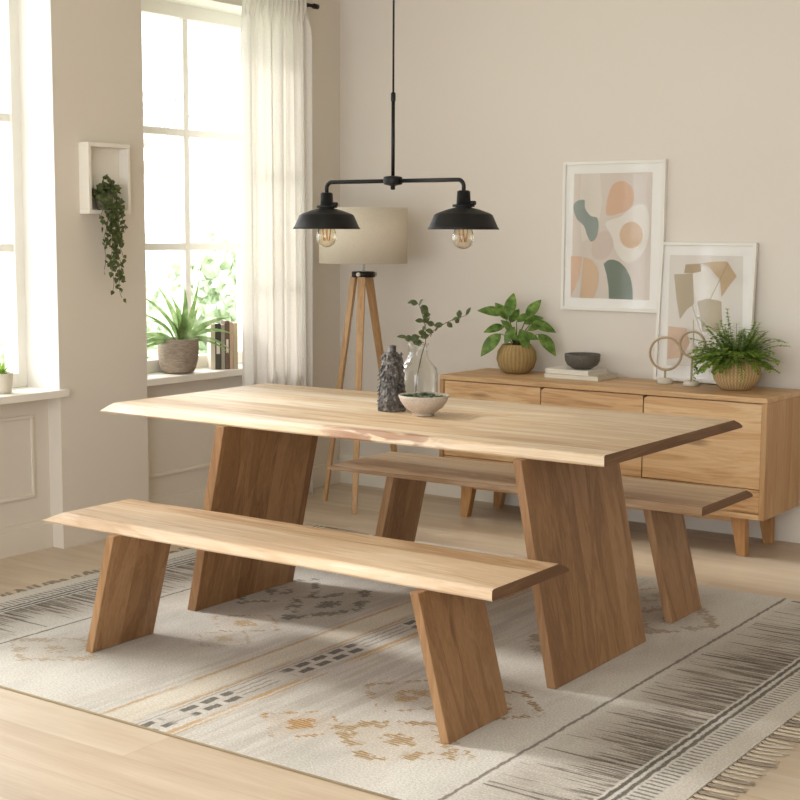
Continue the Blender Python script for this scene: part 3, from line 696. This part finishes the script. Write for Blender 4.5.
art1 = [(0, [f1(*p) for p in ((66, 112), (437, 112), (437, 705), (60, 705))]),
        (7, [f1(*p) for p in ((100, 112), (190, 112), (205, 250), (180, 400), (110, 440), (95, 300))]),  # pale stripe: a lighter print shape with the glass reflection painted in
        (1, smooth([(222, 345), (300, 312), (355, 266), (400, 262), (426, 310), (424, 420), (395, 495), (345, 532), (300, 515), (268, 465), (248, 400)], 6, f1)),
        (3, smooth([(158, 460), (180, 405), (230, 385), (262, 440), (242, 500), (205, 520), (165, 508)], 6, f1)),
        (2, smooth([(228, 308), (228, 240), (250, 172), (295, 150), (340, 175), (355, 225), (338, 275), (290, 300)], 6, f1)),
        (6, smooth(circ(345, 402, 54, 62), 6, f1)),
        (4, smooth([(65, 270), (82, 242), (118, 238), (122, 275), (150, 312), (182, 322), (189, 365), (180, 415), (155, 435), (135, 405), (118, 360), (82, 325)], 6, f1)),
        (2, [f1(*p) for p in [(58, 505), (110, 506)]]+smooth([(110, 506), (102, 580), (88, 640), (62, 698)], 6, f1)[1:14]+[f1(60, 700)]),
        (6, [f1(*p) for p in ((120, 508), (158, 520), (184, 550), (195, 590), (192, 640), (178, 690), (170, 705), (104, 705), (112, 640), (116, 570))]),
        (5, [f1(*p) for p in ((218, 540), (238, 522), (262, 518), (292, 528), (322, 555), (346, 600), (358, 650), (359, 705), (247, 705), (244, 650), (233, 590))])]
frame('picture_frame', (-3.247, 6.4695, 1.06), .565, .748, 0, 'white framed abstract print of peach and grey green rounded shapes hanging on the wall', art1, ARTM)
ART2 = [flat('print_ground', 'e6e0d8'), flat('print_khaki', 'beb097'), flat('print_tan', 'cdb493'), flat('print_brown', 'b9a387'), flat('print_pink', 'dcbfa8'), flat('print_line', 'a8977f'), flat('print_pale', 'efeae2')]
def f2(x, y): v = (y-62)/650; return ((x-(100-40*v))/452, v)
def ln(a, b2, t=2.4):
    d = Vector((b2[0]-a[0], b2[1]-a[1])).normalized(); n = Vector((-d.y, d.x))*t*.5
    return [f2(a[0]+n.x, a[1]+n.y), f2(b2[0]+n.x, b2[1]+n.y), f2(b2[0]-n.x, b2[1]-n.y), f2(a[0]-n.x, a[1]-n.y)]
q2 = lambda L: [f2(*p) for p in L]
art2 = [(0, q2(((140, 122), (486, 122), (480, 640), (122, 640)))), (6, q2(((250, 200), (300, 175), (370, 240), (375, 320), (270, 330), (255, 290)))),
        (1, q2(((160, 212), (205, 210), (250, 205), (256, 348), (222, 375), (188, 422), (172, 330)))), (3, q2(((208, 205), (216, 165), (288, 160), (290, 196), (250, 205)))),
        (2, q2(((290, 158), (350, 150), (412, 148), (457, 215), (420, 262), (386, 312), (378, 232), (330, 178)))), (1, q2(((272, 337), (318, 320), (385, 332), (390, 430), (378, 474), (295, 474), (285, 400)))),
        (4, q2(((132, 456), (220, 462), (235, 530), (200, 600), (126, 612)))), (5, ln((415, 160), (298, 392))), (5, ln((246, 350), (292, 480)))]
th = math.atan2(.052, .68)
frame('picture_frame', (-2.733, 6.418, SZ+.0035), .488, .675, th, 'white framed print of beige angular shapes leaning on the wall behind the ring ornaments', art2, ART2)
bpy.data.objects['picture_frame.001'].location.y = 6.414

RINGW = material('pale_wood_ring', .6, 'b9a587')[0]; RST = paint('cream_stone', 'ddd5c6', .6)
def ring_thing(loc, r, zc, label, spike):
    t = thing('ring_ornament', loc, label, 'ornament', 'ring ornaments on the sideboard', .12)
    MB().lathe([(.001, .0005), (.036, .0005), (.039, .004), (.037, .018), (.030, .025), (.012, .028), (.001, .028)], (0,0,0), 32).build('base', RST, t)
    pts = [(r*cos(a*2*pi/48), 0, zc+r*sin(a*2*pi/48)) for a in range(48)]
    mb = MB(); n0 = 0; R_ = .006
    for i in range(48):
        a = 2*pi*i/48
        for k in range(8):
            b2 = 2*pi*k/8; rr = r+R_*cos(b2); mb.v.append((rr*cos(a), R_*1.5*sin(b2), zc+rr*sin(a)))
    for i in range(48):
        for k in range(8): mb.face([i*8+k, i*8+(k+1) % 8, ((i+1) % 48)*8+(k+1) % 8, ((i+1) % 48)*8+k], 0, True)
    mb.build('ring', RINGW, t); MB().tube([(0, 0, .027), (0, 0, zc-r-.003)], .0055, 10).build('stem', RINGW, t)
    if spike:
        MB().lathe([(.001, zc-.045), (.018, zc-.040), (.022, zc-.022), (.018, zc-.010), (.009, zc-.004), (.006, zc+.01), (.0055, zc+.112), (.001, zc+.118)], (0,0,0), 20).build('spindle', RST, t)
    return t
ring_thing((-2.872, 6.30, SZ), .078, .145, 'beige ring ornament on a short stem, the larger and lower ring on the sideboard', False)
ring_thing((-2.729, 6.285, SZ), .060, .198, 'beige ring ornament on a tall stem with a white spindle standing inside it', True)

fp = thing('potted_fern', (-2.497, 6.262, SZ), 'bushy green fern in a woven basket at the right end of the sideboard', 'plant')
MB().lathe([(.055, .001), (.072, .004), (.102, .045), (.113, .085), (.106, .122), (.088, .150), (.083, .148), (.08, .135), (.001, .135)], (0,0,0), 48).build('basket_pot', WEAV, fp)
MB().lathe([(.001, .1355), (.078, .1355), (.079, .142), (.001, .147)], (0,0,0), 30).build('soil', SOIL, fp)
rnd = random.Random(21); mb = MB(); st = MB()
for i in range(165):
    a = rnd.uniform(0, 2*pi); el = rnd.uniform(-.05, 1.5); L = rnd.uniform(.14, .22)*(1.0 if el < .9 else 1.1)
    d = Vector((cos(a)*cos(el), sin(a)*cos(el)*.75, sin(el))); p = Vector((cos(a)*.04, sin(a)*.04, .14)); pts = [p]
    if d.y > .0: L *= .72
    n = 13; sag = rnd.uniform(.35, 1.25)
    for k in range(n):
        d2 = (d+Vector((0, 0, -sag*(k/n)))).normalized(); p = p+d2*(L/n); p.y = min(p.y, .085); p.x = max(p.x, -.185); pts.append(p)
    st.tube(pts, [.0009]*len(pts), 4, cap=False)
    for k in range(2, len(pts)):
        t = k/len(pts); dd = (pts[k]-pts[k-1]).normalized(); sd_ = dd.cross(Vector((0, 0, 1))); sd_.normalize()
        for s_ in (-1, 1):
            mb.leaf(pts[k], sd_*s_+dd*.5+Vector((0, 0, rnd.uniform(-.25, .35))), .032*(1-t*.5)*rnd.uniform(.8, 1.2), .0155, curl=.4, n=3)
mb.build('foliage', LF_FERN, fp); st.build('stems', STEM, fp)

# ------------------------------------------------------------------ window sill things
m, nt, b = material('ridged_clay_pot', .8, spec=.2); x, y, z = coords(nt); n = noise(nt, vec(nt, x*40, y*40, z*260), 1, 3)
nt.links.new(ramp(nt, n, [(.3, '87796b'), (.6, 'a09182'), (.8, 'b3a596')]), b.inputs['Base Color']); bump(nt, b, n*.4+(z*420).sin()*.3, .5, .002); RPOT = m
wp = thing('potted_plant', (-5.035, 5.20, ZS), 'spiky strap-leaved plant in a grey brown ridged pot on the window sill', 'plant')
MB().lathe([(.06, .001), (.075, .004), (.088, .025), (.1, .07), (.104, .12), (.103, .172), (.099, .176), (.094, .172), (.092, .15), (.001, .15)], (0,0,0), 48).build('pot', RPOT, wp)
MB().lathe([(.001, .151), (.093, .151), (.09, .156), (.001, .16)], (0,0,0), 30).build('soil', SOIL, wp)
rnd = random.Random(33); mb = MB()
sp2 = [(-.35, 1, .27, .036, .5), (-.15, 1, .25, .04, .3), (.1, 1, .24, .034, .3), (.35, 1.0, .28, .02, .3), (-.9, .75, .25, .03, .9), (-1, .45, .22, .03, .6), (.9, .8, .27, .026, .8), (.75, 1, .24, .03, .6), (1, .5, .28, .022, .9), (1, .3, .24, .02, .7), (-1, .2, .2, .02, .4),
       (-.6, 1, .22, .03, .5), (0, .9, .2, .036, .4), (.4, .8, .18, .03, .5), (-.4, .7, .17, .03, .5), (.2, .6, .15, .03, .5), (-.2, .6, .14, .03, .4)]
for k, (a, zz, L, W, cu) in enumerate(sp2):
    L *= 1.22; W *= 1.3; base = Vector((rnd.uniform(-.02, .02), a*.03, .155)); d = Vector((rnd.uniform(-.05, .3)+(.85*a if a > 0 else .1*a), a*(.75 if a > 0 else 1.15), zz*1.05)); up_ = Vector((.6, 0, .8))
    mb.leaf(base, d, L, W, up=up_, curl=cu*1.7, fold=.35, n=10, shape=.62)
mb.build('foliage', LF_AGV, wp)
cols = [('ddd3c0', 'cream'), ('4d4a42', 'black'), ('a69d8f', 'grey'), ('6f5b4c', 'brown'), ('c4a48c', 'dusty pink'), ('b9aa8e', 'sand')]
rz_ = -.66; rd = Vector((sin(-rz_), cos(rz_), 0)); nd = Vector((cos(rz_), sin(rz_), 0)); yy = 0
for k, (c, nm) in enumerate(cols):
    t_ = (.022, .030, .019, .024, .017, .024)[k]; h_ = (.235, .238, .232, .252, .245, .24)[k]; dpt = .125
    cm = material('book_cloth_'+nm.replace(' ', '_'), .8, c)[0]; pos = Vector((-5.025, 5.432, ZS))+rd*(yy+t_/2)-nd*(dpt/2)
    bk = thing('book', pos, '%s spined book standing upright on the window sill%s' % (nm, ', leftmost of the row' if k == 0 else ''), 'book', 'books standing on the window sill', rz_)
    mb = MB(); mb.box((-dpt/2, -t_/2, 0), (dpt/2, -t_/2+.002, h_)).box((-dpt/2, t_/2-.002, 0), (dpt/2, t_/2, h_)).box((dpt/2-.002, -t_/2+.002, 0), (dpt/2, t_/2-.002, h_))
    mb.build('cover', cm, bk, .0006)
    MB().box((-dpt/2+.004, -t_/2+.002, .003), (dpt/2-.0025, t_/2-.002, h_-.003)).build('pages', PAGES, bk)
    if k in (1, 3): MB().box((dpt/2, -t_/2+.006, h_*.34), (dpt/2+.0006, t_/2-.006, h_*.62)).build('spine_label', CREAMP, bk)
    yy += t_+.001
su = thing('potted_succulent', (-5.02, 4.068, ZS), 'small spiky succulent in a white pot on the sill of the nearer window', 'plant')
MB().lathe([(.045, .001), (.048, .004), (.056, .088), (.054, .09), (.050, .088), (.049, .078), (.001, .078)], (0,0,0), 36).build('pot', RST, su)
mb = MB()
for i in range(42):
    a = i*2.4; el = .25+1.2*(i/42); mb.leaf((cos(a)*.008, sin(a)*.008, .08), (cos(a)*cos(el), sin(a)*cos(el), sin(el)), rnd.uniform(.05, .075), .011, curl=.2, fold=.4, n=4, shape=.7)
mb.build('foliage', LF_FERN, su)

# ------------------------------------------------------------------ wall planter with ivy
wb = thing('wall_planter_box', (XP, 4.592, 1.525), 'square white shadow box shelf hung on the pier between the windows', 'shelf')
hw, d_, h_, t = .129, .065, .32, .018
mb = MB(); mb.box((0.0005, -hw, 0), (d_, hw, t)).box((.0005, -hw, h_-t), (d_, hw, h_)).box((.0005, -hw, t), (d_, -hw+t, h_-t)).box((.0005, hw-t, t), (d_, hw, h_-t)).box((.0005, -hw+t, t), (.008, hw-t, h_-t))
mb.build('box', TRIM, wb, .002)
iv = thing('ivy_plant', (XP+.052, 4.565, 1.525+t+.0005), 'trailing ivy in a small mossy pot sitting in the white wall box', 'plant')
m, nt, b = material('mossy_pot', .9); x, y, z = coords(nt); n = noise(nt, vec(nt, x*90, y*90, z*90), 1, 3)
nt.links.new(ramp(nt, n, [(.35, '4c4a34'), (.6, '75705a'), (.8, '8f8a74')]), b.inputs['Base Color']); bump(nt, b, n, .6, .003)
MB().lathe([(.028, 0), (.034, .005), (.041, .04), (.044, .075), (.040, .077), (.036, .068), (.001, .068)], (0,0,0), 28).build('pot', m, iv)
rnd = random.Random(8); mb = MB(); st = MB()
def ivyleaf(p, s, out):
    d = Vector((rnd.uniform(-.1, .5), rnd.uniform(-1, 1), rnd.uniform(-1, .5))); mb.leaf(p, d, s, s*.85, up=out, curl=rnd.uniform(-.3, .5), fold=.15, n=4, shape=.6)
for i in range(95):
    a = rnd.uniform(0, 2*pi); r = rnd.uniform(.02, .095); zz = .085+.085*rnd.random()*(1-r/.14)-.03*(r/.08)
    p = Vector((max(-.03, min(.07, cos(a)*r*.6+(.0 if zz < .1 else .02))), max(-.088, sin(a)*r*.95-.0), zz)); ivyleaf(p, rnd.uniform(.024, .038), (1, rnd.uniform(-.5, .5), rnd.uniform(-.2, .8)))
for y0, L, sw in ((-.02, .30, -.03), (0.0, .40, .0), (.015, .38, .01), (.03, .33, .02), (.045, .25, .015), (-.005, .20, -.02), (.01, .27, -.01), (.05, .12, .03), (-.045, .10, -.01), (.02, .43, .03)):
    pts = [Vector((0.0, y0*.5, .07)), Vector((.035, y0, .075)), Vector((.052, y0, .03))]
    n = max(3, int(L/.022))
    for k in range(1, n+1):
        t_ = k/n; pts.append(Vector((.052-.012*sin(t_*3), y0+sw*t_+.008*sin(k*.9+y0*90), .03-L*t_)))
    st.tube(pts, .0012, 5)
    for k in range(2, len(pts)):
        for _ in range(2 if k < len(pts)*.75 else 1): ivyleaf(pts[k]+Vector((.004, rnd.uniform(-.008, .008), rnd.uniform(-.01, .01))), rnd.uniform(.02, .031)*(1.1-.15*k/len(pts)), (1, rnd.uniform(-.6, .6), rnd.uniform(-.3, .6)))
mb.build('foliage', LF_IVY, iv); st.build('stems', STEM, iv)

# ------------------------------------------------------------------ curtain
m, nt, b = material('sheer_linen', .9, 'fbf7f0', .1); CURT = m
x, y, z = coords(nt); n = noise(nt, vec(nt, x*500, y*500, z*60), 1, 2)*.5+noise(nt, vec(nt, x*60, y*60, z*600), 1, 2)*.5
cc = ramp(nt, n, [(.35, 'f4f0ea'), (.65, 'fdfbf8')]); nt.links.new(cc, b.inputs['Base Color'])
tl = nt.nodes.new('ShaderNodeBsdfTranslucent'); nt.links.new(cc, tl.inputs[0]); tp = nt.nodes.new('ShaderNodeBsdfTransparent')
m1 = nt.nodes.new('ShaderNodeMixShader'); m1.inputs[0].default_value = .42; m2 = nt.nodes.new('ShaderNodeMixShader'); m2.inputs[0].default_value = .15
out = [k for k in nt.nodes if k.type == 'OUTPUT_MATERIAL'][0]
nt.links.new(b.outputs[0], m1.inputs[1]); nt.links.new(tl.outputs[0], m1.inputs[2]); nt.links.new(m1.outputs[0], m2.inputs[1]); nt.links.new(tp.outputs[0], m2.inputs[2]); nt.links.new(m2.outputs[0], out.inputs[0])
RODX, RODZ = -4.86, 2.655
cu = thing('curtain', (RODX, 5.78, .01), 'floor-length sheer cream curtain hanging at the right of the far window', 'curtain')
Y0c, Y1c = 5.50, 6.01; NY, NZ = 240, 60; mb = MB(); rnd = random.Random(6)
ph = [rnd.uniform(0, 6.28) for _ in range(8)]
for j in range(NZ+1):
    tz = j/NZ; zz = .012+(2.695-.012)*tz; gather = max(0, min(1, (zz-2.50)/.1)); low = 1-tz
    for i in range(NY+1):
        s = i/NY; flare = .012*low; yv = Y0c-flare*.3+(Y1c-Y0c+flare*.6)*s
        big = .022*sin(s*2*pi*6.3+ph[0]+.5*sin(tz*2+ph[1]))+.013*sin(s*2*pi*10.7+ph[2]+.6*tz)+.006*sin(s*2*pi*19+ph[3])
        ga = .017*sin(s*2*pi*15)
        xo = big*(1-gather)*(.75+.35*low)+ga*gather
        yv += .010*sin(s*2*pi*8.3+ph[4])*(1-gather)
        mb.v.append((RODX+xo+.012, yv, zz))
for j in range(NZ):
    for i in range(NY): a = j*(NY+1)+i; mb.face([a, a+1, a+NY+2, a+NY+1], 0, True)
o = mb.build('fabric', CURT, cu, solid=.0012); o.matrix_parent_inverse = Matrix.Translation(-Vector(cu.location))
# remove overlap with the rod: the pocket of the curtain sits in front of it
cr = thing('curtain_rod', (RODX-.03, 5.2, RODZ), 'thin black curtain rod above the far window', 'curtain rod')
mb = MB().tube([(0, -.6, 0), (0, .925, 0)], .009, 12).tube([(0, .92, 0), (0, .955, 0)], .014, 14); mb.build('rod', BLACK, cr)
for yb_ in (-.5, .90): MB().tube([(0, yb_, 0), (XW-RODX+.03+(.001 if yb_ > 0 else .056), yb_, 0)], .006, 8).build('bracket', BLACK, cr)

# ------------------------------------------------------------------ garden beyond the windows
def tree(loc, h, seed, label):
    r = thing('bare_tree', loc, label, 'tree', 'bare garden trees'); rnd = random.Random(seed); mb = MB()
    def grow(p, d, L, rad, lv):
        pts = [p]; q = p; dd = d
        for k in range(4): dd = (dd+Vector((rnd.uniform(-.2, .2), rnd.uniform(-.2, .2), rnd.uniform(-.05, .15)))).normalized(); q = q+dd*L/4; pts.append(q)
        mb.tube(pts, [rad*(1-.1*k) for k in range(5)], 5, cap=False)
        if lv: 
            for k in range(3): grow(pts[rnd.randrange(2, 5)], (dd+Vector((rnd.uniform(-.8, .8), rnd.uniform(-.8, .8), rnd.uniform(-.1, .6)))).normalized(), L*.68, rad*.55, lv-1)
    grow(Vector((0, 0, 0)), Vector((.05, .1, 1)), h*.4, .09, 5); mb.build('trunk', BARK, r)
tree((-12.6, 12.35, -.5), 4.6, 4, 'bare tree seen faintly through the left pane of the far window')
def shrub(loc, s, seed, label):
    rnd = random.Random(seed); mb = MB()
    for i in range(6000):
        a, u, k = rnd.uniform(0, 2*pi), rnd.uniform(-1, 1), rnd.uniform(.72, 1)*(1+.12*sin(i*.01))
        q = sqrt(1-u*u); n = Vector((q*cos(a), q*sin(a), u)); p = Vector((n.x*s[0], n.y*s[1], s[2]+n.z*s[2]))*1
        p = Vector((n.x*s[0]*k, n.y*s[1]*k, s[2]+n.z*s[2]*k))
        if p.z < 0: continue
        mb.leaf(p, n+Vector((rnd.uniform(-1, 1), rnd.uniform(-1, 1), rnd.uniform(-1, 1))), .17, .10, up=n, n=2)
    mb.lathe([(.08, 0), (.05, s[2])], (0, 0, 0), 8)
    o = mb.build('shrub', HEDGE, None, loc=loc); tag(o, label, 'shrub', 'garden shrubs'); return o
shrub((-10.0, 11.45, -.5), (.9, .8, 1.06), 1, 'taller green garden shrub seen through the right pane of the far window')
shrub((-10.35, 9.45, -.5), (.9, .8, .80), 2, 'lower green garden shrub seen through the far window behind the potted plant')
